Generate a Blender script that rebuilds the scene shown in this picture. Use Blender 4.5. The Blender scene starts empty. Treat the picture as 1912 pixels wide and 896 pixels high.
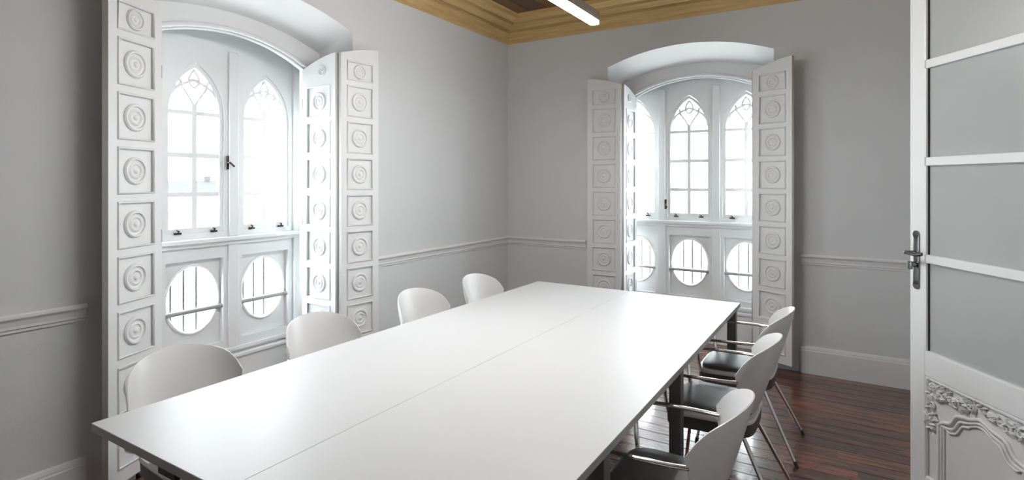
import bpy, bmesh, math, random
from mathutils import Vector, Matrix
random.seed(7)
PI = math.pi
scn = bpy.context.scene
C = scn.collection

# ------------------------------------------------------------------ camera, world, exposure
cam_d = bpy.data.cameras.new('camera')
cam = bpy.data.objects.new('camera', cam_d); C.objects.link(cam)
cam.location = (3.278, -5.228, 1.6)
cam.rotation_euler = (PI/2, 0, math.radians(31.64))
cam_d.sensor_width = 36.0
cam_d.lens = 1034/1912*36
cam_d.shift_y = -110/1912
cam_d.clip_start = 0.05
scn.camera = cam

w = bpy.data.worlds.new('overcast_sky'); scn.world = w; w.use_nodes = True
bg = w.node_tree.nodes['Background']
bg.inputs['Color'].default_value = (0.93, 0.97, 1.0, 1)
bg.inputs['Strength'].default_value = 6.8
scn.view_settings.view_transform = 'Standard'
scn.view_settings.look = 'None'
scn.view_settings.gamma = 1.0
scn.view_settings.use_curve_mapping = False
scn.view_settings.exposure = 1.6
PENDANT = 42.0

# ------------------------------------------------------------------ materials
def mat(name, col, rough=0.5, metal=0.0, coat=0.0, noise=0.0, nscale=8.0, bump=0.0, bscale=60.0, spec=0.5):
    m = bpy.data.materials.new(name); m.use_nodes = True
    nt = m.node_tree; b = nt.nodes['Principled BSDF']
    b.inputs['Base Color'].default_value = (*col, 1)
    b.inputs['Roughness'].default_value = rough
    b.inputs['Metallic'].default_value = metal
    b.inputs['Coat Weight'].default_value = coat
    b.inputs['Specular IOR Level'].default_value = spec
    tc = nt.nodes.new('ShaderNodeTexCoord')
    if noise > 0:
        n = nt.nodes.new('ShaderNodeTexNoise'); n.inputs['Scale'].default_value = nscale; n.inputs['Detail'].default_value = 4
        r = nt.nodes.new('ShaderNodeMapRange'); r.inputs[3].default_value = 1-noise; r.inputs[4].default_value = 1+noise
        mx = nt.nodes.new('ShaderNodeMix'); mx.data_type = 'RGBA'; mx.blend_type = 'MULTIPLY'; mx.inputs[0].default_value = 1
        mx.inputs[6].default_value = (*col, 1)
        nt.links.new(tc.outputs['Object'], n.inputs['Vector']); nt.links.new(n.outputs['Fac'], r.inputs[0])
        nt.links.new(r.outputs[0], mx.inputs[7]); nt.links.new(mx.outputs[2], b.inputs['Base Color'])
    if bump > 0:
        n2 = nt.nodes.new('ShaderNodeTexNoise'); n2.inputs['Scale'].default_value = bscale; n2.inputs['Detail'].default_value = 3
        bp = nt.nodes.new('ShaderNodeBump'); bp.inputs['Strength'].default_value = bump; bp.inputs['Distance'].default_value = 0.01
        nt.links.new(tc.outputs['Object'], n2.inputs['Vector']); nt.links.new(n2.outputs['Fac'], bp.inputs['Height'])
        nt.links.new(bp.outputs['Normal'], b.inputs['Normal'])
    return m

M = {}
M['wall'] = mat('grey_wall_paint', (0.64, 0.652, 0.662), 0.75, noise=0.02, nscale=3, bump=0.06, bscale=120)
M['white'] = mat('white_joinery_paint', (0.74, 0.75, 0.755), 0.38, noise=0.015, nscale=5)
M['trim'] = mat('pale_grey_trim_paint', (0.72, 0.725, 0.73), 0.45)
M['reveal'] = mat('white_plaster', (0.76, 0.76, 0.76), 0.7, bump=0.05, bscale=90)
M['table'] = mat('white_laminate', (0.60, 0.605, 0.61), 0.40, spec=0.4)
M['table_edge'] = mat('grey_table_edging', (0.32, 0.32, 0.32), 0.4)
M['black'] = mat('black_powder_coat', (0.018, 0.018, 0.018), 0.45)
M['shell'] = mat('white_chair_shell', (0.76, 0.76, 0.76), 0.3)
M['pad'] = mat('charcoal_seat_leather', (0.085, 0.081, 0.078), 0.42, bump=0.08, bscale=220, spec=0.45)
M['chrome'] = mat('polished_chrome', (0.78, 0.78, 0.79), 0.12, metal=1.0)
M['alu'] = mat('brushed_aluminium', (0.55, 0.55, 0.55), 0.4, metal=0.8)
M['iron'] = mat('dark_iron', (0.05, 0.048, 0.045), 0.35, metal=0.9)
M['steel'] = mat('dark_polished_steel', (0.22, 0.22, 0.225), 0.22, metal=1.0)
M['railgrey'] = mat('grey_rail_paint', (0.30, 0.30, 0.30), 0.45)
M['leg_grey'] = mat('anthracite_table_leg', (0.10, 0.10, 0.10), 0.4)
M['glazing_strip'] = mat('black_glazing_strip', (0.02, 0.02, 0.02), 0.6)
M['facade'] = mat('pale_street_facade', (0.62, 0.60, 0.57), 0.9, noise=0.06, nscale=1.5)
M['roof'] = mat('weathered_roof_tile', (0.055, 0.055, 0.055), 1.0, noise=0.15, nscale=4, spec=0.0)
M['dark_window'] = mat('dark_window_glass', (0.12, 0.13, 0.14), 0.15)
M['street'] = mat('pale_stone_paving', (0.72, 0.71, 0.69), 0.9, noise=0.08, nscale=2)

def wood(name, c1, c2, rough, axis='X', rand=True, coat=0.0, stretch=14.0):
    m = bpy.data.materials.new(name); m.use_nodes = True
    nt = m.node_tree; b = nt.nodes['Principled BSDF']; N = nt.nodes.new; L = nt.links.new
    tc = N('ShaderNodeTexCoord'); mp = N('ShaderNodeMapping'); oi = N('ShaderNodeObjectInfo')
    sc = [stretch]*3; sc['XYZ'.index(axis)] = 1.1
    mp.inputs['Scale'].default_value = sc
    add = N('ShaderNodeVectorMath'); add.operation = 'ADD'
    mul = N('ShaderNodeMath'); mul.operation = 'MULTIPLY'; mul.inputs[1].default_value = 37.0
    L(oi.outputs['Random'], mul.inputs[0]); L(tc.outputs['Object'], add.inputs[0]); L(mul.outputs[0], add.inputs[1])
    L(add.outputs[0], mp.inputs['Vector'])
    n = N('ShaderNodeTexNoise'); n.inputs['Scale'].default_value = 2.2; n.inputs['Detail'].default_value = 7; n.inputs['Roughness'].default_value = 0.6
    L(mp.outputs[0], n.inputs['Vector'])
    cr = N('ShaderNodeValToRGB'); cr.color_ramp.elements[0].position = 0.32; cr.color_ramp.elements[1].position = 0.7
    cr.color_ramp.elements[0].color = (*c1, 1); cr.color_ramp.elements[1].color = (*c2, 1)
    L(n.outputs['Fac'], cr.inputs[0])
    hsv = N('ShaderNodeHueSaturation')
    mr = N('ShaderNodeMapRange'); mr.inputs[3].default_value = 0.6 if rand else 0.95; mr.inputs[4].default_value = 1.45 if rand else 1.05
    L(oi.outputs['Random'], mr.inputs[0]); L(mr.outputs[0], hsv.inputs['Value']); L(cr.outputs[0], hsv.inputs['Color'])
    L(hsv.outputs[0], b.inputs['Base Color'])
    rr = N('ShaderNodeMapRange'); rr.inputs[3].default_value = rough*0.8; rr.inputs[4].default_value = rough*1.3
    L(n.outputs['Fac'], rr.inputs[0]); L(rr.outputs[0], b.inputs['Roughness'])
    bp = N('ShaderNodeBump'); bp.inputs['Strength'].default_value = 0.08; bp.inputs['Distance'].default_value = 0.004
    L(n.outputs['Fac'], bp.inputs['Height']); L(bp.outputs[0], b.inputs['Normal'])
    b.inputs['Coat Weight'].default_value = coat; b.inputs['Coat Roughness'].default_value = 0.1
    return m
M['plank'] = wood('dark_varnished_floorboards', (0.050, 0.016, 0.010), (0.22, 0.075, 0.045), 0.26, 'X', True, coat=0.7)
M['subfloor'] = mat('dark_subfloor', (0.012, 0.008, 0.006), 0.9)
M['gold_wood_x'] = wood('honey_cornice_wood_across', (0.50, 0.32, 0.12), (0.66, 0.46, 0.21), 0.45, 'X', False)
M['gold_wood_y'] = wood('honey_cornice_wood_along', (0.50, 0.32, 0.12), (0.66, 0.46, 0.21), 0.45, 'Y', False)
M['ceiling'] = wood('brown_ceiling_boards', (0.10, 0.045, 0.018), (0.17, 0.085, 0.035), 0.5, 'Y', True)

def glass_mat(name, tint=(0.96, 0.98, 0.98)):
    m = bpy.data.materials.new(name); m.use_nodes = True
    nt = m.node_tree; nt.nodes.clear(); N = nt.nodes.new; L = nt.links.new
    o = N('ShaderNodeOutputMaterial'); t = N('ShaderNodeBsdfTransparent'); t.inputs[0].default_value = (*tint, 1)
    g = N('ShaderNodeBsdfGlossy'); g.inputs['Roughness'].default_value = 0.02
    f = N('ShaderNodeFresnel'); ge = N('ShaderNodeNewGeometry'); ir = N('ShaderNodeMapRange')   # thin pane: same fresnel from both sides
    ir.inputs[3].default_value = 1.45; ir.inputs[4].default_value = 1/1.45
    L(ge.outputs['Backfacing'], ir.inputs[0]); L(ir.outputs[0], f.inputs['IOR'])
    mx = N('ShaderNodeMixShader'); L(f.outputs[0], mx.inputs[0]); L(t.outputs[0], mx.inputs[1]); L(g.outputs[0], mx.inputs[2]); L(mx.outputs[0], o.inputs[0])
    return m
M['glass'] = glass_mat('clear_window_glass')
def frosted():
    m = bpy.data.materials.new('frosted_door_glass'); m.use_nodes = True
    nt = m.node_tree; nt.nodes.clear(); N = nt.nodes.new; L = nt.links.new
    o = N('ShaderNodeOutputMaterial')
    d = N('ShaderNodeBsdfDiffuse'); d.inputs[0].default_value = (0.62, 0.63, 0.63, 1)
    t = N('ShaderNodeBsdfTranslucent'); t.inputs[0].default_value = (0.85, 0.86, 0.86, 1)
    g = N('ShaderNodeBsdfGlossy'); g.inputs['Roughness'].default_value = 0.3
    m1 = N('ShaderNodeMixShader'); m1.inputs[0].default_value = 0.55; L(d.outputs[0], m1.inputs[1]); L(t.outputs[0], m1.inputs[2])
    m2 = N('ShaderNodeMixShader'); m2.inputs[0].default_value = 0.06; L(m1.outputs[0], m2.inputs[1]); L(g.outputs[0], m2.inputs[2])
    L(m2.outputs[0], o.inputs[0]); return m
M['frosted'] = frosted()
def emis(name, col, s):
    m = bpy.data.materials.new(name); m.use_nodes = True
    b = m.node_tree.nodes['Principled BSDF']
    b.inputs['Base Color'].default_value = (0.9, 0.9, 0.9, 1)
    b.inputs['Emission Color'].default_value = (*col, 1); b.inputs['Emission Strength'].default_value = s
    return m
M['led'] = emis('lit_led_diffuser', (1.0, 0.99, 0.975), PENDANT)

# ------------------------------------------------------------------ mesh helpers
def finish(bm, name, smooth=None):
    bmesh.ops.recalc_face_normals(bm, faces=bm.faces[:])
    me = bpy.data.meshes.new(name); bm.to_mesh(me); bm.free()
    if smooth is not None:
        for p in me.polygons: p.use_smooth = True
        me.set_sharp_from_angle(angle=math.radians(smooth))
    return me
def obj(name, me, m, parent=None, loc=(0,0,0), rot=(0,0,0)):
    if isinstance(me, bmesh.types.BMesh): me = finish(me, name)
    if m is not None and len(me.materials) == 0: me.materials.append(M[m] if isinstance(m, str) else m)
    o = bpy.data.objects.new(name, me); C.objects.link(o)
    o.parent = parent; o.location = loc; o.rotation_euler = rot
    return o
def tag(o, label, cat, group=None, kind=None):
    o['label'] = label; o['category'] = cat
    if group: o['group'] = group
    if kind: o['kind'] = kind
    return o
def empty(name, loc=(0,0,0), rz=0.0, parent=None):
    o = bpy.data.objects.new(name, None); C.objects.link(o); o.empty_display_size = 0.1
    o.location = loc; o.rotation_euler = (0, 0, rz); o.parent = parent
    return o
def box(bm, x0, x1, y0, y1, z0, z1, bevel=0.0):
    r = bmesh.ops.create_cube(bm, size=1.0)
    vs = r['verts']
    for v in vs:
        v.co = Vector(((x0+x1)/2 + v.co.x*(x1-x0), (y0+y1)/2 + v.co.y*(y1-y0), (z0+z1)/2 + v.co.z*(z1-z0)))
    if bevel > 0:
        es = list({e for v in vs for e in v.link_edges})
        bmesh.ops.bevel(bm, geom=es, offset=bevel, segments=2, affect='EDGES', profile=0.5)
    return bm
def boxm(*a, bevel=0.0): return box(bmesh.new(), *a, bevel=bevel)
def tube(bm, pts, r, seg=8, closed=False, flat=1.0, up=None, cap=True):
    """sweep a round (or flattened) section along pts; r number or list"""
    pts = [Vector(p) for p in pts]; n = len(pts)
    rs = r if isinstance(r, (list, tuple)) else [r]*n
    rings = []; prev = None
    for i, p in enumerate(pts):
        if closed: t = (pts[(i+1) % n]-pts[i-1])
        else: t = pts[min(i+1, n-1)]-pts[max(i-1, 0)]
        t.normalize()
        if up is not None:
            a = Vector(up); a = (a - t*a.dot(t))
            if a.length < 1e-4: a = t.orthogonal()
            a.normalize()
        elif prev is None: a = t.orthogonal().normalized()
        else:
            a = prev - t*prev.dot(t)
            a = a.normalized() if a.length > 1e-6 else t.orthogonal().normalized()
        prev = a; b = t.cross(a)
        rings.append([bm.verts.new(p + (a*math.cos(2*PI*k/seg+PI/seg)*flat + b*math.sin(2*PI*k/seg+PI/seg))*rs[i]) for k in range(seg)])
    rng = range(n) if closed else range(n-1)
    for i in rng:
        A, B = rings[i], rings[(i+1) % n]
        for k in range(seg): bm.faces.new((A[k], A[(k+1) % seg], B[(k+1) % seg], B[k]))
    if not closed and cap:
        bm.faces.new(rings[0][::-1]); bm.faces.new(rings[-1])
    return bm
def smooth_path(pts, sub=6):
    P = [Vector(p) for p in pts]; out = []
    for i in range(len(P)-1):
        p0 = P[max(i-1, 0)]; p1 = P[i]; p2 = P[i+1]; p3 = P[min(i+2, len(P)-1)]
        for k in range(sub):
            t = k/sub
            out.append(0.5*((2*p1)+(p2-p0)*t+(2*p0-5*p1+4*p2-p3)*t*t+(3*p1-p0-3*p2+p3)*t**3))
    out.append(P[-1]); return out
def plate(loops, d0, depth, bevel=0.0):
    """2D loops (u,v), first outer then holes, filled and extruded: local x=u, z=v, y from d0 to d0+depth"""
    cu = bpy.data.curves.new('tmp', 'CURVE'); cu.dimensions = '2D'; cu.fill_mode = 'BOTH'
    cu.extrude = depth/2
    for lp in loops:
        s = cu.splines.new('POLY'); s.points.add(len(lp)-1); s.use_cyclic_u = True
        for i, (a, b) in enumerate(lp): s.points[i].co = (a, b, 0, 1)
    o = bpy.data.objects.new('tmp', cu); C.objects.link(o)
    dg = bpy.context.evaluated_depsgraph_get()
    me = bpy.data.meshes.new_from_object(o.evaluated_get(dg))
    bpy.data.objects.remove(o); bpy.data.curves.remove(cu)
    for v in me.vertices:
        x, y, z = v.co; v.co = (x, d0+depth/2-z, y)
    me.materials.clear(); me.update()
    return me
def lathe(profile, seg=20):
    """profile [(radius, depth)] around local -y axis: point = (r cos, -d, r sin)"""
    bm = bmesh.new(); rings = []
    for r, d in profile:
        rings.append([bm.verts.new((r*math.cos(2*PI*k/seg), -d, r*math.sin(2*PI*k/seg))) for k in range(seg)])
    for A, B in zip(rings, rings[1:]):
        for k in range(seg): bm.faces.new((A[k], A[(k+1) % seg], B[(k+1) % seg], B[k]))
    bm.faces.new(rings[-1])
    return bm
def arc(half, spring, crown, n=24, c=0.0):
    """segmental arch points from +half to -half"""
    s = crown-spring; R = (half*half+s*s)/(2*s); zc = crown-R; a0 = math.asin(min(1, half/R))
    return [(c+R*math.sin(a0*(1-2*i/n)), zc+R*math.cos(a0*(1-2*i/n))) for i in range(n+1)]
def struct(o, label, cat): return tag(o, label, cat, kind='structure')

# ------------------------------------------------------------------ room shell
X1, Y0, H = 4.05, -6.4, 3.33        # room: x 0..X1, y Y0..0
W1C, W2C = -3.0, 1.94               # window centres on the left and back wall
TH = 0.46
OPH, OSP, OCR = 0.757, 2.737, 2.88   # wall opening

# floor with separate boards
floor = empty('floor')
struct(floor, 'dark varnished wooden floorboards across the whole room', 'floor')
obj('subfloor', boxm(-0.5, X1+1.6, Y0-0.1, 0.5, -0.12, -0.022), 'subfloor', floor)
PW = 0.116
def plank_mesh(L):
    return finish(boxm(0, L, 0, PW-0.003, -0.022, 0.0, bevel=0.002), 'plank')
plank_lens = [0.7, 1.1, 1.6, 2.1, 2.6]
pm = {L: plank_mesh(L) for L in plank_lens}
for p in pm.values(): p.materials.append(M['plank'])
row = 0; y = 0.46
while y > Y0:
    y -= PW
    if y > -PW:   # inside the window recess only
        spans = [(W2C-OPH, W2C+OPH)]
    elif W1C-OPH-0.02 < y < W1C+OPH-0.08: spans = [(-0.46, X1)]
    else: spans = [(0.0, X1)]
    for a, b in spans:
        x = a; first = True
        while x < b-0.01:
            L = random.choice(plank_lens[2:] if not first else plank_lens)
            first = False
            if x+L > b-0.5: L = b-x
            me = pm.get(L)
            if me is None: me = plank_mesh(round(L-0.002, 4)); me.materials.append(M['plank'])
            obj('plank', me, None, floor, (x, y, random.uniform(-0.0006, 0.0)))
            x += L
    row += 1
    if row > 90: break

def wall_with_arch(name, u0, u1, c, rz, label):
    lp = [(u0, 0), (c-OPH, 0)]
    lp += [(a, b) for a, b in reversed(arc(OPH, OSP, OCR, 28, c))]
    lp += [(c+OPH, 0), (u1, 0), (u1, H+0.2), (u0, H+0.2)]
    me = plate([lp], 0, TH)
    for v in me.vertices:             # soffit slopes down towards the window
        if abs(v.co.x-c) < OPH+1e-3 and 1.0 < v.co.z < OCR+0.01 and v.co.y > TH/2: v.co.z -= 0.135
    me.materials.append(M['wall']); me.materials.append(M['reveal'])
    for p in me.polygons:             # reveal and soffit faces
        ce = p.center
        if abs(ce.x-c) < OPH+1e-3 and ce.z < OCR and 0.01 < ce.y < TH-0.01 and abs(p.normal.y) < 0.9 and ce.z > 0.01: p.material_index = 1
    o = obj(name, me, None, None, (0, 0, 0), (0, 0, rz))
    return struct(o, label, 'wall')
wall_with_arch('wall_left', Y0-0.2, 0.0, W1C, PI/2, 'grey painted wall with the tall shuttered window beside the table')
wall_with_arch('wall_back', -0.5, X1+0.3, W2C, 0, 'grey painted wall with the shuttered window at the table end')
struct(obj('wall_front', boxm(-0.46, X1+0.3, Y0-0.2, Y0, 0, H+0.2), 'wall'), 'plain grey painted wall opposite the shuttered end window', 'wall')
DO0, DO1, DOH = -3.28, -2.38, 2.84    # door opening in right wall
me = plate([[(-Y0, 0), (-Y0, H+0.2), (-0.0, H+0.2), (0, 0), (-DO1, 0), (-DO1, DOH), (-DO0, DOH), (-DO0, 0)]], 0, 0.25)
struct(obj('wall_right', me, 'wall', None, (X1, 0, 0), (0, 0, -PI/2)), 'grey painted wall holding the glazed door', 'wall')
# hall behind the door opening
bm = bmesh.new()
box(bm, X1+1.5, X1+1.6, DO0-0.6, DO1+0.6, 0, 3.0); box(bm, X1+0.25, X1+1.6, DO0-0.7, DO0-0.6, 0, 3.0)
box(bm, X1+0.25, X1+1.6, DO1+0.6, DO1+0.7, 0, 3.0); box(bm, X1+0.25, X1+1.6, DO0-0.7, DO1+0.7, 3.0, 3.1)
struct(obj('wall_hall', bm, 'reveal'), 'pale hallway walls beyond the door opening', 'wall')
bm = bmesh.new(); box(bm, X1-0.01, X1+0.26, DO0, DO0+0.03, 0, DOH); box(bm, X1-0.01, X1+0.26, DO1-0.03, DO1, 0, DOH); box(bm, X1-0.01, X1+0.26, DO0, DO1, DOH-0.03, DOH)
box(bm, X1-0.025, X1, DO0-0.1, DO0, 0, DOH+0.1); box(bm, X1-0.025, X1, DO1, DO1+0.1, 0, DOH+0.1); box(bm, X1-0.025, X1, DO0-0.1, DO1+0.1, DOH, DOH+0.1)
struct(obj('trim_1', bm, 'white'), 'white painted casing around the doorway', 'trim')

# ceiling with boards
ceil = empty('ceiling', (0, 0, 0)); struct(ceil, 'brown boarded wooden ceiling inside the honey cornice', 'ceiling')
obj('ceiling_deck', boxm(-0.4, X1+0.25, Y0-0.1, 0.3, H+0.03, H+0.15), 'ceiling', ceil)
cb = finish(boxm(0, 0.196, Y0, 0, 0, 0.03, bevel=0.004), 'ceiling_board'); cb.materials.append(M['ceiling'])
for i in range(20): obj('ceiling_board', cb, None, ceil, (0.08+i*0.2, 0, H))

# moulded cornice: profile (distance from wall, height)
prof = [(0.0, 3.115), (0.022, 3.13), (0.028, 3.16), (0.045, 3.175), (0.055, 3.20), (0.075, 3.215), (0.075, 3.295), (0.112, 3.295), (0.112, 3.232), (0.125, 3.240), (0.16, 3.255),
        (0.185, 3.262), (0.185, 3.322), (0.222, 3.322), (0.222, 3.275), (0.24, 3.285), (0.275, 3.293), (0.305, 3.298), (0.305, 3.328), (0.325, 3.328), (0.335, 3.332)]
def ring(d, z): return [(d, Y0+d, z), (X1-d, Y0+d, z), (X1-d, -d, z), (d, -d, z)]
sides = [('trim_2', 0, 1, 'x', 'honey wood cornice above the plain front wall'), ('trim_3', 1, 2, 'y', 'honey wood cornice above the wall with the glazed door'),
         ('trim_4', 2, 3, 'x', 'honey wood cornice above the end window'), ('trim_5', 3, 0, 'y', 'honey wood cornice above the window beside the table')]
for nm, i, j, ax, lab in sides:
    bm = bmesh.new(); prev = None
    for k, (d, z) in enumerate(prof):
        r = ring(d, z); a, b = bm.verts.new(r[i]), bm.verts.new(r[j])
        if prev: bm.faces.new((prev[0], prev[1], b, a))
        prev = (a, b)
    me = finish(bm, nm); me.materials.append(M['gold_wood_'+ax])
    struct(obj(nm, me, None), lab, 'cornice')

# chair rails and baseboards
rail_prof = [(0, 0.985), (0.024, 0.992), (0.034, 0.984), (0.034, 0.972), (0.022, 0.958), (0.016, 0.935), (0.016, 0.922), (0.009, 0.917), (0.009, 0.905), (0, 0.903)]
base_prof = [(0, 0.225), (0.010, 0.222), (0.016, 0.205), (0.016, 0.195), (0.022, 0.19), (0.022, 0.0), (0, 0.0)]
def run(name, prof, p0, p1, nrm, label, cat, m):
    bm = bmesh.new(); n = Vector((*nrm, 0)); rows = []
    for p in (p0, p1): rows.append([bm.verts.new(Vector((p[0], p[1], z))+n*d) for d, z in prof])
    k = len(prof)
    for a in range(k-1): bm.faces.new((rows[0][a], rows[0][a+1], rows[1][a+1], rows[1][a]))
    bm.faces.new(rows[0]); bm.faces.new(rows[1][::-1])
    return struct(obj(name, bm, m), label, cat)
segs = [('left', (0, Y0), (0, -3.99), (1, 0), 'on the left wall from the front wall to the shutter'),
        ('left', (0, -2.035), (0, 0), (1, 0), 'on the left wall between the shutter and the room corner'),
        ('back', (0, 0), (0.955, 0), (0, -1), 'on the back wall between the room corner and the shutter'),
        ('back', (2.905, 0), (X1, 0), (0, -1), 'on the back wall beside the shutter towards the door'),
        ('right', (X1, 0), (X1, DO1+0.1), (-1, 0), 'on the right wall behind the open door'),
        ('right', (X1, DO0-0.1), (X1, Y0), (-1, 0), 'on the right wall before the doorway'),
        ('front', (X1, Y0), (0, Y0), (0, 1), 'along the front wall')]
tn = 6
for s, a, b, n, lab in segs:
    run('trim_%d' % tn, rail_prof, a, b, n, 'pale moulded chair rail '+lab, 'chair rail', 'trim'); tn += 1
    run('baseboard_'+s, base_prof, a, b, n, 'pale moulded baseboard '+lab, 'baseboard', 'trim')

# ------------------------------------------------------------------ windows
def gothic(half, base, spring, inset=0.0, n=10, cx=0.0):
    """outline of a pointed light: up the right side, over the point, down the left"""
    h = half-inset; R = 2*half-inset; pts = [(cx-h, base+inset), (cx+h, base+inset)]
    amax = math.acos((half)/R)
    for i in range(n+1):
        a = amax*i/n; pts.append((cx-half+R*math.cos(a), spring+R*math.sin(a)))
    for i in range(n-1, -1, -1):
        a = amax*i/n; pts.append((cx+half-R*math.cos(a), spring+R*math.sin(a)))
    return pts
def ellipse(cx, cz, a, b, n=40): return [(cx+a*math.cos(2*PI*i/n), cz+b*math.sin(2*PI*i/n)) for i in range(n)]
PITCH, LOFF = 0.544, -0.09

# one sash (glazed light) with its tracery, built once and copied
def sash_meshes(LH, LB, LS, rows):
    r1, r2 = rows; k = LH/0.205
    hw = 0.017
    fr = plate([gothic(LH-0.002, LB, LS), gothic(LH-0.002, LB+0.012, LS, 0.027)], -0.02, 0.04)
    bm = bmesh.new()
    box(bm, -hw, hw, -0.014, 0.014, LB+0.03, LS+0.05)
    for z in rows: box(bm, -LH+0.02, LH-0.02, -0.0125, 0.0125, z-hw, z+hw)
    box(bm, -LH+0.02, LH-0.02, -0.019, 0.019, LS-0.014, LS+0.014)
    mu = finish(bm, 'muntin')
    bm = bmesh.new()
    z0 = LS+0.045
    # Y tracery: two lancets, branches and a lozenge in the point
    def TP(pts): return smooth_path([(x*k, 0, z0+dz*k) for x, dz in pts], 4)
    for s in (-1, 1):
        tube(bm, TP([(0, -0.005), (s*0.028, 0.05), (s*0.062, 0.10), (s*0.085, 0.135), (s*0.094, 0.185)]), 0.0135, 6)
        tube(bm, TP([(s*0.185, -0.005), (s*0.165, 0.06), (s*0.128, 0.115), (s*0.094, 0.145), (s*0.055, 0.165), (0, 0.19)]), 0.0135, 6)
        tube(bm, TP([(0, 0.13), (s*0.03, 0.16), (s*0.035, 0.20), (0, 0.262)]), 0.012, 6)
    tr = finish(bm, 'tracery', 50)
    panes = []
    e = 0.028
    for za, zb in ((LB+e, r1-hw), (r1+hw, r2-hw), (r2+hw, LS-0.014)):
        for s in (-1, 1):
            x0, x1 = (hw, LH-e) if s > 0 else (-LH+e, -hw)
            panes.append(finish(boxm(x0-0.003, x1+0.003, -0.002, 0.002, za-0.003, zb+0.003), 'pane'))
    panes.append(plate([gothic(LH-0.025, LS+0.012, LS+0.012)], -0.002, 0.004))
    bm = boxm(-0.022, 0.022, -0.034, -0.019, LB-0.004, LB+0.008); tube(bm, [(0, -0.03, LB+0.004), (0.004, -0.034, LB+0.022), (-0.012, -0.038, LB+0.026)], 0.006, 6)
    catch = finish(bm, 'catch', 40)
    bm = boxm(-0.011, 0.011, -0.03, -0.02, -0.05, 0.05, bevel=0.003); tube(bm, [(0, -0.028, 0), (0, -0.055, 0), (0.012, -0.062, -0.012), (0.03, -0.064, -0.03)], 0.0075, 8)
    handle = finish(bm, 'handle', 40)
    for me, m in ((fr, 'white'), (mu, 'white'), (tr, 'white'), (catch, 'iron'), (handle, 'iron')): me.materials.append(M[m])
    for p in panes: p.materials.append(M['glass'])
    return fr, mu, tr, panes, catch, handle
SASH = {'window_1': (0.205, 1.235, 2.075, (1.507, 1.78)), 'window_2': (0.215, 1.232, 2.105, (1.513, 1.806))}
# oval opening parts, copied
OA, OB, OZ = 0.182, 0.236, 0.768
oval_ring_bm = tube(bmesh.new(), [(a, 0, b) for a, b in ellipse(0, OZ, OA+0.004, OB+0.004, 40)], 0.011, 8, closed=True)
OVR = finish(oval_ring_bm, 'oval_frame', 60); OVR.materials.append(M['white'])
OVG = plate([ellipse(0, OZ, OA, OB, 40)], -0.002, 0.004); OVG.materials.append(M['glass'])
bar_me = finish(tube(bmesh.new(), [(-0.2, 0, 0.69), (0.2, 0, 0.69)], 0.017, 10), 'guard_rail', 60); bar_me.materials.append(M['railgrey'])
vb = finish(tube(bmesh.new(), [(0, 0, 0.40), (0, 0, 1.1)], 0.008, 8), 'baluster', 60); vb.materials.append(M['black'])

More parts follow.
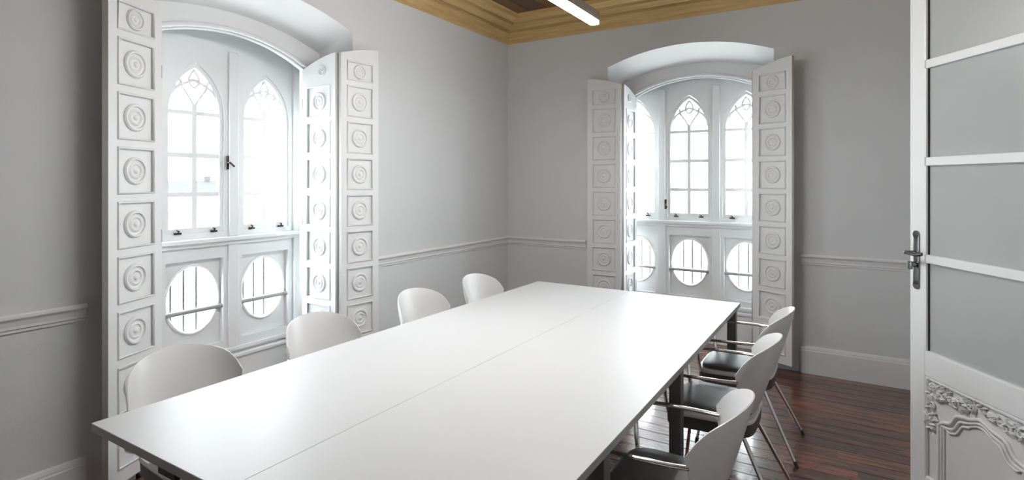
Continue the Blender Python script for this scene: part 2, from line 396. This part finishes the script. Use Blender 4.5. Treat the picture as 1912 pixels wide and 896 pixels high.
def build_window(name, loc, rz, D, label):
    win = empty(name, loc, rz); struct(win, label, 'window')
    LH, LB, LS, rows = SASH[name]; SM = sash_meshes(LH, LB, LS, rows)
    # inner arched frame board with its mouldings
    IH, ISP, ICR = 0.615, 2.475, 2.63
    outer = [(-0.76, 0)] + list(reversed(arc(0.76, 2.665, 2.80, 24))) + [(0.76, 0)]
    inner = [(0.615, 0)] + arc(IH, ISP, ICR, 24) + [(-0.615, 0)]
    obj('frame_board', plate([outer+inner], 0.385, 0.06), 'white', win)
    path = [(0.63, 0.375, 0.02), (0.63, 0.375, 1.2)] + [(a*1.024, 0.375, b+0.015) for a, b in arc(IH, ISP, ICR, 30)] + [(-0.63, 0.375, 1.2), (-0.63, 0.375, 0.02)]
    obj('arch_moulding', finish(tube(bmesh.new(), path, 0.017, 8), 'm', 60), 'white', win)
    path2 = [(a[0]*0.985, 0.39, a[2]-0.022 if 0.1 < a[2] > 1.3 else a[2]) for a in path]
    obj('arch_bead', finish(tube(bmesh.new(), path2, 0.010, 8), 'm', 60), 'white', win)
    # returns and ceiling of the glazed gallery behind
    xl, xr = LOFF-PITCH-0.33, LOFF+PITCH+0.33
    bm = bmesh.new(); box(bm, xl-0.06, xl, 0.44, D+0.10, 0, 2.8); box(bm, xr, xr+0.06, 0.44, D+0.10, 0, 2.8)
    box(bm, xl-0.06, xr+0.06, 0.44, D+0.10, 2.76, 2.82)
    obj('gallery_return', bm, 'white', win)
    obj('gallery_floor', boxm(xl-0.06, xr+0.06, 0.445, D+0.10, -0.10, 0.012), 'trim', win)
    # screen wall: gothic lights above, rectangular recesses below
    holes = []
    cs = [LOFF+PITCH*k for k in (-1, 0, 1)]
    for cx in cs:
        holes.append(gothic(LH, LB, LS, 0, 12, cx))
        holes.append([(cx-0.2, 0.43), (cx+0.2, 0.43), (cx+0.2, 1.045), (cx-0.2, 1.045)])
    scr = plate([[(xl, 0), (xr, 0), (xr, 2.78), (xl, 2.78)]]+holes, D, 0.07)
    obj('screen_wall', scr, 'white', win)
    obj('plinth', boxm(xl, xr, D-0.03, D, 0.012, 0.30, bevel=0.004), 'white', win)
    bm = bmesh.new(); box(bm, xl, xr, D-0.05, D, 0.30, 0.325, bevel=0.004); box(bm, xl, xr, D-0.025, D, 0.345, 0.375, bevel=0.004)
    obj('plinth_moulding', bm, 'white', win)
    bm = bmesh.new(); box(bm, xl, xr, D-0.055, D, 1.165, 1.195, bevel=0.006); box(bm, xl, xr, D-0.025, D, 1.135, 1.165, bevel=0.004)
    obj('window_sill', bm, 'white', win)
    for k in (-0.5, 0.5):   # mullion pilasters between lights
        cx = LOFF+PITCH*k
        obj('mullion', boxm(cx-0.035, cx+0.035, D-0.02, D, 1.195, 2.55, bevel=0.006), 'white', win)
        obj('lower_mullion', boxm(cx-0.04, cx+0.04, D-0.015, D, 0.375, 1.135, bevel=0.004), 'white', win)
    for s, xx in ((-1, xl), (1, xr)):
        obj('pilaster', boxm(xx-s*0.09 if s > 0 else xx+0.0, xx if s > 0 else xx+0.09, D-0.03, D, 0.375, 2.60, bevel=0.005), 'white', win)
    fr, mu, tr, panes, catch, handle = SM
    for k, cx in enumerate(cs):
        sa = obj('sash', fr, None, win, (cx, D+0.03, 0))
        obj('muntin', mu, None, sa); obj('tracery', tr, None, sa)
        for p in panes: obj('pane', p, None, sa)
        for s in (-1, 1): obj('catch', catch, None, sa, (s*0.125, -0.012, 0.004))
        if k == 1: obj('handle', handle, None, sa, (LH+0.012 if name == 'window_1' else -LH-0.012, -0.03, 1.735 if name == 'window_1' else 1.36))
        op = obj('oval_panel', plate([[(cx-0.2, 0.43), (cx+0.2, 0.43), (cx+0.2, 1.045), (cx-0.2, 1.045)], ellipse(cx, OZ, OA, OB, 40)], D+0.045, 0.02), 'white', win)
        obj('oval_frame', OVR, None, op, (cx, D+0.042, 0)); obj('oval_pane', OVG, None, op, (cx, D+0.056, 0))
        obj('guard_rail', bar_me, None, win, (cx, D+0.02, 0))
        for xo in (-0.09, 0.0, 0.09): obj('baluster', vb, None, win, (cx+xo, D+0.16, 0))
    return win
build_window('window_1', (0, W1C, 0), PI/2, 0.64, 'white pointed-arch window screen with ovals beside the table')
build_window('window_2', (W2C, 0, 0), 0, 0.52, 'white pointed-arch window screen with ovals at the table end')

# ------------------------------------------------------------------ shutters
ROS = finish(lathe([(0.072, 0.0), (0.072, 0.006), (0.066, 0.013), (0.058, 0.013), (0.053, 0.005), (0.045, 0.003), (0.040, 0.008), (0.033, 0.010), (0.027, 0.005), (0.016, 0.006), (0.011, 0.011), (0.004, 0.013)], 24), 'rosette', 35)
ROS.materials.append(M['white'])
HINGE = finish(tube(bmesh.new(), [(0, 0, -0.035), (0, 0, 0.035)], 0.006, 8), 'hinge', 40); HINGE.materials.append(M['white'])
def leaf(parent, sgn, wd, t0, t1, loc, rz):
    """one shutter leaf: local x 0..sgn*wd, room face towards -y"""
    zb = 0.085; th = 0.034; st = 0.052; p = 0.2755
    def X(a): return sgn*a
    def topz(a): return t0+(t1-t0)*(1-(1-a/wd)**1.6)
    # body: stiles, arched top rail, cross rails in one board with square holes, and thin panels behind
    n = 8
    outer = [(X(0), zb), (X(wd), zb)] + [(X(wd*(1-i/n)), topz(wd*(1-i/n))) for i in range(n+1)]
    holes = []; cent = []
    z = zb+0.07
    while z+0.11 < max(t0, t1)-0.03:
        h = min(p-0.035, t0-0.045-z)
        if h > 0.12:
            holes.append([(X(st), z), (X(wd-st), z), (X(wd-st), z+h), (X(st), z+h)]); cent.append(z+h/2)
        z += p
    lf = obj('leaf', plate([outer]+holes, -th/2, th), 'white', parent, loc, (0, 0, rz))
    obj('panel_board', boxm(min(X(0.01), X(wd-0.01)), max(X(0.01), X(wd-0.01)), -0.007, 0.007, zb+0.01, t0-0.03), 'white', lf)
    bm = bmesh.new()
    for hl in holes:
        (x0, z0), (x1, _), (_, z1), _ = hl
        e = sgn*0.006
        tube(bm, [(x0+e, -0.0165, z0+0.006), (x1-e, -0.0165, z0+0.006), (x1-e, -0.0165, z1-0.006), (x0+e, -0.0165, z1-0.006)], 0.008, 6, closed=True)
    obj('panel_moulding', finish(bm, 'panel_moulding', 40), 'white', lf)
    for c in cent:
        ro = obj('rosette', ROS, None, lf, (X(wd/2), -0.007, c))
        if c > 2.35: ro.scale = (0.78, 1, 0.78)
    if cent[-1] < 2.35:                # small rosette on the arched top of the jamb leaf
        ro = obj('rosette', ROS, None, lf, (X(wd*0.62), -th/2, 2.432)); ro.scale = (0.55, 0.8, 0.55)
    for zz in (0.35, 1.3, 2.2): obj('hinge', HINGE, None, lf, (0, -th/2, zz))
    return lf
def shutter(win_loc, win_rz, side, alpha, label, hx=0.60):
    s = empty('window_shutter', win_loc, win_rz)
    tag(s, label, 'shutter', 'bifold shutters of the arched windows')
    hx = side*hx
    leaf(s, side, 0.375, 2.46, 2.555, (hx, 0.37, 0), -side*PI/2)
    leaf(s, side, 0.345, 2.555, 2.625, (hx+side*0.004, -0.03, 0), -side*math.radians(alpha))
    return s
shutter((0, W1C, 0), PI/2, -1, 24, 'white rosette-panelled bifold shutter farther from the room corner, beside the table', 0.65)
shutter((0, W1C, 0), PI/2, 1, 6, 'white rosette-panelled bifold shutter beside the table, nearer the room corner')
shutter((W2C, 0, 0), 0, -1, 4, 'white rosette-panelled bifold shutter at the table end, nearer the room corner')
shutter((W2C, 0, 0), 0, 1, 24, 'white rosette-panelled bifold shutter at the table end, nearer the glazed door')

# ------------------------------------------------------------------ glazed door
DW = 0.82
ddir = Vector((-0.539, 0.842, 0)).normalized()     # hinge -> free edge
free = Vector((3.545, -1.716, 0)); hinge = free-ddir*DW
# local x from the free edge (0) to the hinge (DW); local -y faces the camera side
dx = -ddir; rz = math.atan2(dx.y, dx.x)
door = empty('door_1', free, rz)
struct(door, 'open white glazed door with frosted panes and carved lower panel', 'door')
DT = 0.042; SW = 0.098
def dpart(name, a, m='white', parent=door, bevel=0.003): return obj(name, boxm(*a, bevel=bevel), m, parent)
dpart('stile', (0, SW, -DT/2, DT/2, 0.012, 2.79)); dpart('stile', (DW-SW, DW, -DT/2, DT/2, 0.012, 2.79))
dpart('top_rail', (SW, DW-SW, -DT/2, DT/2, 2.68, 2.79)); dpart('lock_rail', (SW, DW-SW, -DT/2, DT/2, 0.635, 0.758)); dpart('bottom_rail', (SW, DW-SW, -DT/2, DT/2, 0.012, 0.13))
bars = [1.214, 1.697, 2.18]
for z in bars: dpart('glazing_bar', (SW, DW-SW, -DT/2+0.004, DT/2-0.004, z-0.021, z+0.021))
zs = [0.758] + [v for z in bars for v in (z-0.021, z+0.021)] + [2.68]
for i in range(0, len(zs), 2):
    za, zb_ = zs[i], zs[i+1]
    obj('pane', boxm(SW-0.005, DW-SW+0.005, 0.0, 0.005, za-0.005, zb_+0.005), 'frosted', door)
    bm = bmesh.new()
    for x0, x1 in ((SW, SW+0.006), (DW-SW-0.006, DW-SW)): box(bm, x0, x1, -0.003, 0.0, za, zb_)
    obj('glazing_strip', bm, 'glazing_strip', door)  # thin black strips along both sides of the pane
    bm = bmesh.new(); e = 0.006
    tube(bm, [(SW+e*0.2, -0.013, za), (SW+e*0.2, -0.013, zb_)], 0.0075, 6); tube(bm, [(DW-SW-e*0.2, -0.013, za), (DW-SW-e*0.2, -0.013, zb_)], 0.0075, 6)
    obj('glazing_bead', finish(bm, 'g', 40), 'white', door)
# carved lower panel
cp = dpart('carved_panel', (SW-0.005, DW-SW+0.005, -0.008, 0.008, 0.125, 0.64), bevel=0)
pw0, pw1, pt, pb = SW, DW-SW, 0.635, 0.13; pc = (pw0+pw1)/2
bm = bmesh.new()
tube(bm, [(pw0+0.008, -0.014, pb+0.008), (pw1-0.008, -0.014, pb+0.008), (pw1-0.008, -0.014, pt-0.008), (pw0+0.008, -0.014, pt-0.008)], 0.009, 6, closed=True)
obj('panel_moulding', finish(bm, 'pm', 40), 'white', cp)
for off, r in ((0.0, 0.009), (0.018, 0.006), (0.033, 0.005)):
    pts = []
    for s in (-1, 1):
        h = 0.235-off
        half = [(s*h, pb+0.03), (s*h, 0.40), (s*(h-0.005), 0.425), (s*(h-0.03), 0.445-off), (s*(h-0.065), 0.455-off), (s*(h-0.085), 0.475-off), (s*(h-0.105), 0.505-off), (s*(h-0.14), 0.517-off), (s*0.05, 0.527-off)]
        pts = half if s < 0 else pts+[(0, 0.545-off)]+half[::-1]
    P = smooth_path([(pc+a, -0.012, b) for a, b in pts], 4)
    obj('cartouche_moulding', finish(tube(bmesh.new(), P, r, 8), 'cm', 60), 'white', cp)
def leaf_blob():
    bm = bmesh.new(); n = 6; rows = []
    for i in range(n+1):
        t = i/n; ww = 0.011*math.sin(PI*min(1, t*0.92+0.08))*(1+0.25*math.sin(t*14))
        rows.append([bm.verts.new((t*0.05, -0.002, -ww+0.012*t*t)), bm.verts.new((t*0.05, -0.012*math.sin(PI*t*0.9)-0.004, 0.012*t*t)), bm.verts.new((t*0.05, -0.002, ww+0.012*t*t))])
    for A, B in zip(rows, rows[1:]):
        for k in range(2): bm.faces.new((A[k], A[k+1], B[k+1], B[k]))
    return finish(bm, 'carved_leaf', 60)
LEAF = leaf_blob(); LEAF.materials.append(M['white'])
def curl(r0, turns):
    pts = []
    for i in range(22):
        t = i/21; r = r0*(1-0.85*t); a = t*turns*2*PI
        pts.append((r*math.cos(a), -0.004-0.006*t, r*math.sin(a)))
    return finish(tube(bmesh.new(), pts, [0.0055*(1-0.4*i/21) for i in range(22)], 6), 'carved_scroll', 60)
CURL = [curl(0.026, 1.4), curl(0.019, 1.3)]
for c_ in CURL: c_.materials.append(M['white'])
rng = random.Random(3)
def sprig(cx, cz, ang, mirror):
    o = obj('carved_leaf', LEAF, None, cp, (pc+(-1 if mirror else 1)*cx, -0.009, cz))
    o.rotation_euler = (0, -(PI-ang if mirror else ang), 0)
    s = rng.uniform(0.45, 0.8); o.scale = (s, 1.3, s*rng.choice((1, -1)))
for mir in (0, 1):
    for i, (cx, cz) in enumerate([(0.275, 0.60), (0.255, 0.575), (0.28, 0.555), (0.245, 0.54), (0.27, 0.515), (0.285, 0.49), (0.27, 0.46), (0.285, 0.43), (0.235, 0.605), (0.205, 0.595), (0.215, 0.565), (0.175, 0.59), (0.18, 0.555), (0.145, 0.585), (0.115, 0.575), (0.085, 0.595), (0.06, 0.575), (0.03, 0.60), (0.28, 0.40), (0.27, 0.375)]):
        for q in range(4): sprig(cx+rng.uniform(-0.013, 0.013), cz+rng.uniform(-0.012, 0.012), rng.uniform(0, 2*PI), mir)
    for i, (cx, cz, k, a) in enumerate([(0.262, 0.588, 0, 0.4), (0.225, 0.555, 1, 2.2), (0.272, 0.50, 1, 1.1), (0.19, 0.575, 1, 3.5), (0.13, 0.565, 0, 0.8), (0.05, 0.585, 1, 2.7), (0.277, 0.445, 1, 4.0)]):
        o = obj('carved_scroll', CURL[k], None, cp, (pc+(-1 if mir else 1)*cx, -0.009, cz)); o.rotation_euler = (0, a, 0); o.scale = (-1 if mir else 1, 1.2, 1)
# lever handle on the free stile
hz = 1.24
bm = bmesh.new(); box(bm, 0.028, 0.068, -DT/2-0.008, -DT/2, hz-0.165, hz+0.09, bevel=0.003)
for zz in (hz-0.165, hz+0.09):
    tube(bm, [(0.048, -DT/2-0.008, zz), (0.048, -DT/2, zz)], 0.02, 14)
hd = obj('door_handle', finish(bm, 'dh', 40), 'steel', door)
bm = tube(bmesh.new(), smooth_path([(0.048, -DT/2-0.004, hz), (0.048, -DT/2-0.05, hz), (0.055, -DT/2-0.066, hz+0.001), (0.075, -DT/2-0.07, hz+0.002), (0.12, -DT/2-0.066, hz-0.002), (0.155, -DT/2-0.06, hz+0.004)], 5), 0.0095, 10)
obj('lever', finish(bm, 'lv', 50), 'steel', hd)
bm = tube(bmesh.new(), [(0.048, -DT/2-0.006, hz-0.06), (0.048, -DT/2-0.03, hz-0.06)], 0.013, 12)
box(bm, 0.034, 0.062, -DT/2-0.042, -DT/2-0.03, hz-0.085, hz-0.045, bevel=0.004)
obj('thumb_turn', finish(bm, 'tt', 40), 'steel', hd)
bm = bmesh.new()
for zz in (0.3, 1.4, 2.5): tube(bm, [(DW+0.004, DT/2, zz-0.05), (DW+0.004, DT/2, zz+0.05)], 0.008, 8)
obj('hinge', finish(bm, 'hg', 40), 'alu', door)

# ------------------------------------------------------------------ tables (two tops side by side)
TX0, TX1, TY0, TY1, TZ = 0.972, 2.600, -4.337, -1.056, 0.74
mid = (TX0+TX1)/2
def table(x0, x1, label):
    t = empty('conference_table', ((x0+x1)/2, (TY0+TY1)/2, 0)); hw = (x1-x0)/2-0.0008; hl = (TY1-TY0)/2
    tag(t, label, 'table', 'white tabletops pushed together')
    tp = obj('tabletop', boxm(-hw, hw, -hl, hl, TZ-0.004, TZ, bevel=0.0008), 'table', t)
    obj('edge_band', boxm(-hw+0.0005, hw-0.0005, -hl+0.0005, hl-0.0005, TZ-0.03, TZ-0.004), 'table_edge', t)
    obj('beam', boxm(-0.05, 0.05, -hl+0.05, hl-0.05, TZ-0.10, TZ-0.0305), 'black', t)
    for yy in (-3.52, -2.585, -1.17):
        for s in (-1, 1):
            obj('leg', boxm(s*(hw-0.035)-0.028, s*(hw-0.035)+0.028, yy-(TY0+TY1)/2-0.028, yy-(TY0+TY1)/2+0.028, 0.0, TZ-0.0305, bevel=0.003), 'leg_grey', t)
        obj('cross_rail', boxm(-hw+0.06, hw-0.06, yy-(TY0+TY1)/2-0.02, yy-(TY0+TY1)/2+0.02, TZ-0.085, TZ-0.031), 'black', t)
    return t
table(TX0, mid, 'white conference table half with black legs, on the tall window side')
table(mid, TX1, 'white conference table half with black legs, on the glazed door side')

# ------------------------------------------------------------------ chairs
def make_chair():
    """front towards -y, origin on the floor"""
    t = empty('armchair')
    # seat shell
    def outline(sc, n=40):
        pts = []
        for i in range(n):
            a = 2*PI*i/n; c, s = math.cos(a), math.sin(a)
            e = 0.42
            x = math.copysign(abs(c)**e, c)*0.222*sc; y = math.copysign(abs(s)**e, s)*0.215*sc
            x *= 1-0.06*(y/0.215)
            pts.append((x, y))
        return pts
    def slab(prof):
        bm = bmesh.new(); rows = []
        for sc, z in prof: rows.append([bm.verts.new((x, y, z+0.008*((y/0.22)**2 if y < 0 else 0)*-1)) for x, y in outline(sc)])
        for A, B in zip(rows, rows[1:]):
            for k in range(len(A)): bm.faces.new((A[k], A[(k+1) % len(A)], B[(k+1) % len(B)], B[k]))
        bm.faces.new(rows[0][::-1]); bm.faces.new(rows[-1]); return finish(bm, 's', 45)
    obj('seat_shade_tray', slab([(0.80, 0.385), (0.93, 0.390), (0.975, 0.378), (0.985, 0.436)]), 'pad', t)  # dark tray in the pad colour, imitating the shell's shaded underside
    obj('seat_shell', slab([(0.985, 0.4362), (1.0, 0.442), (1.0, 0.452), (0.98, 0.458), (0.90, 0.459)]), 'shell', t)
    obj('seat_pad', slab([(0.885, 0.457), (0.905, 0.464), (0.895, 0.473), (0.85, 0.479), (0.6, 0.482)]), 'pad', t)
    # back shell: wide curved wing tapering down to the seat
    NU, NV = 20, 14; th = 0.011
    def pt(u, v):
        s = 2*u-1
        wv = 0.095+(0.250-0.095)*(math.sin(min(1, v*1.02)*PI/2)**0.9)
        rimdrop = 0.10*abs(s)**2.2+0.045*max(0.0, (abs(s)-0.7)/0.3)**2.5
        zt = 0.835-rimdrop
        z = 0.435+(zt-0.435)*v
        x = wv*math.sin(s*1.25)/math.sin(1.25)
        apex = 0.185+0.13*v**0.8
        y = apex-(0.145*v+0.03)*(abs(s)**2.0)
        return Vector((x, y, z))
    bm = bmesh.new(); F = []; B = []
    for j in range(NV+1):
        rf = []; rb = []
        for i in range(NU+1):
            u, v = i/NU, j/NV
            p = pt(u, v); du = pt(min(1, u+0.01), v)-pt(max(0, u-0.01), v); dv = pt(u, min(1, v+0.01))-pt(u, max(0, v-0.01))
            nn = du.cross(dv).normalized()
            e = 1.0 if 0 < i < NU and 0 < j < NV else 0.45
            rf.append(bm.verts.new(p+nn*th/2*e)); rb.append(bm.verts.new(p-nn*th/2*e))
        F.append(rf); B.append(rb)
    for j in range(NV):
        for i in range(NU):
            bm.faces.new((F[j][i], F[j][i+1], F[j+1][i+1], F[j+1][i])); bm.faces.new((B[j][i], B[j+1][i], B[j+1][i+1], B[j][i+1]))
    for j in range(NV):
        bm.faces.new((F[j][0], F[j+1][0], B[j+1][0], B[j][0])); bm.faces.new((F[j][NU], B[j][NU], B[j+1][NU], F[j+1][NU]))
    for i in range(NU):
        bm.faces.new((F[0][i], B[0][i], B[0][i+1], F[0][i+1])); bm.faces.new((F[NV][i], F[NV][i+1], B[NV][i+1], B[NV][i]))
    obj('backrest', finish(bm, 'backrest', 60), 'shell', t)
    # arms: flat tube from the back wing forward, bending down to the seat side
    for s in (-1, 1):
        P = smooth_path([(s*0.243, 0.155, 0.655), (s*0.252, 0.08, 0.652), (s*0.255, -0.06, 0.648), (s*0.252, -0.15, 0.640), (s*0.246, -0.188, 0.615), (s*0.238, -0.195, 0.56), (s*0.222, -0.18, 0.44)], 6)
        obj('armrest', finish(tube(bmesh.new(), P, 0.0125, 10, flat=0.62, up=(0, 0, 1)), 'arm', 60), 'chrome', t)
    # legs
    for s in (-1, 1):
        for (a, b) in (((s*0.165, -0.15, 0.395), (s*0.225, -0.205, 0.0)), ((s*0.15, 0.15, 0.395), (s*0.235, 0.345, 0.0))):
            bm = tube(bmesh.new(), [a, b], [0.0115, 0.0085], 12)
            lg = obj('leg', finish(bm, 'leg', 50), 'chrome', t)
            d = (Vector(b)-Vector(a)).normalized()
            obj('foot_cap', finish(tube(bmesh.new(), [Vector(b)-d*0.03, Vector(b)+d*0.001], 0.0105, 10), 'cap', 50), 'black', lg)
    bm = bmesh.new()
    tube(bm, [(-0.16, -0.145, 0.378), (0.16, -0.145, 0.378)], 0.009, 8); tube(bm, [(-0.15, 0.145, 0.378), (0.15, 0.145, 0.378)], 0.009, 8)
    tube(bm, [(-0.15, -0.15, 0.378), (-0.145, 0.15, 0.378)], 0.009, 8); tube(bm, [(0.15, -0.15, 0.378), (0.145, 0.15, 0.378)], 0.009, 8)
    obj('under_frame', finish(bm, 'uf', 50), 'chrome', t)
    return t
def dup(root):
    def rec(o, par):
        c = o.copy(); C.objects.link(c); c.parent = par
        for ch in o.children: rec(ch, c)
        return c
    return rec(root, None)
proto = make_chair()
ordn = ['first', 'second', 'third', 'fourth']
place = []
for i, yy in enumerate((-1.53, -2.26, -3.12, -3.88)):
    place.append((0.905, yy, PI/2, 'white shell armchair on the window side of the table, %s from the room corner' % ordn[i], 'chairs on the window side of the table'))
for i, yy in enumerate((-1.52, -2.22, -3.13)):
    place.append((2.665, yy, -PI/2, 'white shell armchair on the door side of the table, %s from the end window' % ordn[i], 'chairs on the door side of the table'))
for i, (x, yy, rzz, lab, grp) in enumerate(place):
    o = proto if i == 0 else dup(proto)
    o.location = (x, yy, 0); o.rotation_euler = (0, 0, rzz)
    tag(o, lab, 'chair', grp)

# ------------------------------------------------------------------ pendant lamp
def pendant(loc, label):
    pl = empty('pendant_lamp', loc); tag(pl, label, 'lamp')
    obj('housing', boxm(-0.032, 0.032, -0.94, 0.94, 0.012, 0.075, bevel=0.004), 'alu', pl)
    obj('diffuser', boxm(-0.030, 0.030, -0.938, 0.938, -0.012, 0.0118, bevel=0.008), 'led', pl)
    for yy in (-0.7, 0.7):
        obj('suspension_wire', finish(tube(bmesh.new(), [(0, yy, 0.07), (0, yy, H-2.66)], 0.0018, 6), 'sw'), 'alu', pl)
        obj('ceiling_cup', finish(tube(bmesh.new(), [(0, yy, H-2.66-0.03), (0, yy, H-2.66)], 0.022, 16), 'cc', 40), 'alu', pl)
pendant((1.80, -2.70, 2.66), 'long white linear pendant lamp glowing above the table')

# ------------------------------------------------------------------ house across the street, seen faintly through the window
h = empty('street_house', (-37.5, 16.5, -7.0), math.radians(-28)); tag(h, 'distant pale house with dark tiled roof seen through the window panes', 'house')
obj('house_wall', boxm(-2.5, 2.5, -2.2, 2.2, 0, 7.7), 'facade', h)
bm = bmesh.new(); vs = [bm.verts.new(p) for p in ((2.7, -2.5, 7.7), (2.7, 2.5, 7.7), (-2.7, 2.5, 7.7), (-2.7, -2.5, 7.7), (0.0, -2.5, 8.6), (0.0, 2.5, 8.6))]
for f in ((0, 1, 5, 4), (2, 3, 4, 5), (0, 4, 3), (1, 2, 5), (0, 3, 2, 1)): bm.faces.new([vs[i] for i in f])
obj('house_roof', bm, 'roof', h)
obj('chimney', boxm(-0.2, 0.2, 1.0, 1.4, 8.3, 8.95), 'roof', h)
for yy in (-1.2, 1.0):
    for zz in (2.0, 5.0): obj('house_window', boxm(2.5, 2.53, yy-0.45, yy+0.45, zz, zz+1.5), 'dark_window', h)
st = obj('street', boxm(-90, 60, -60, 90, -7.2, -7.0), 'street'); struct(st, 'pale stone street paving far below the windows', 'street')
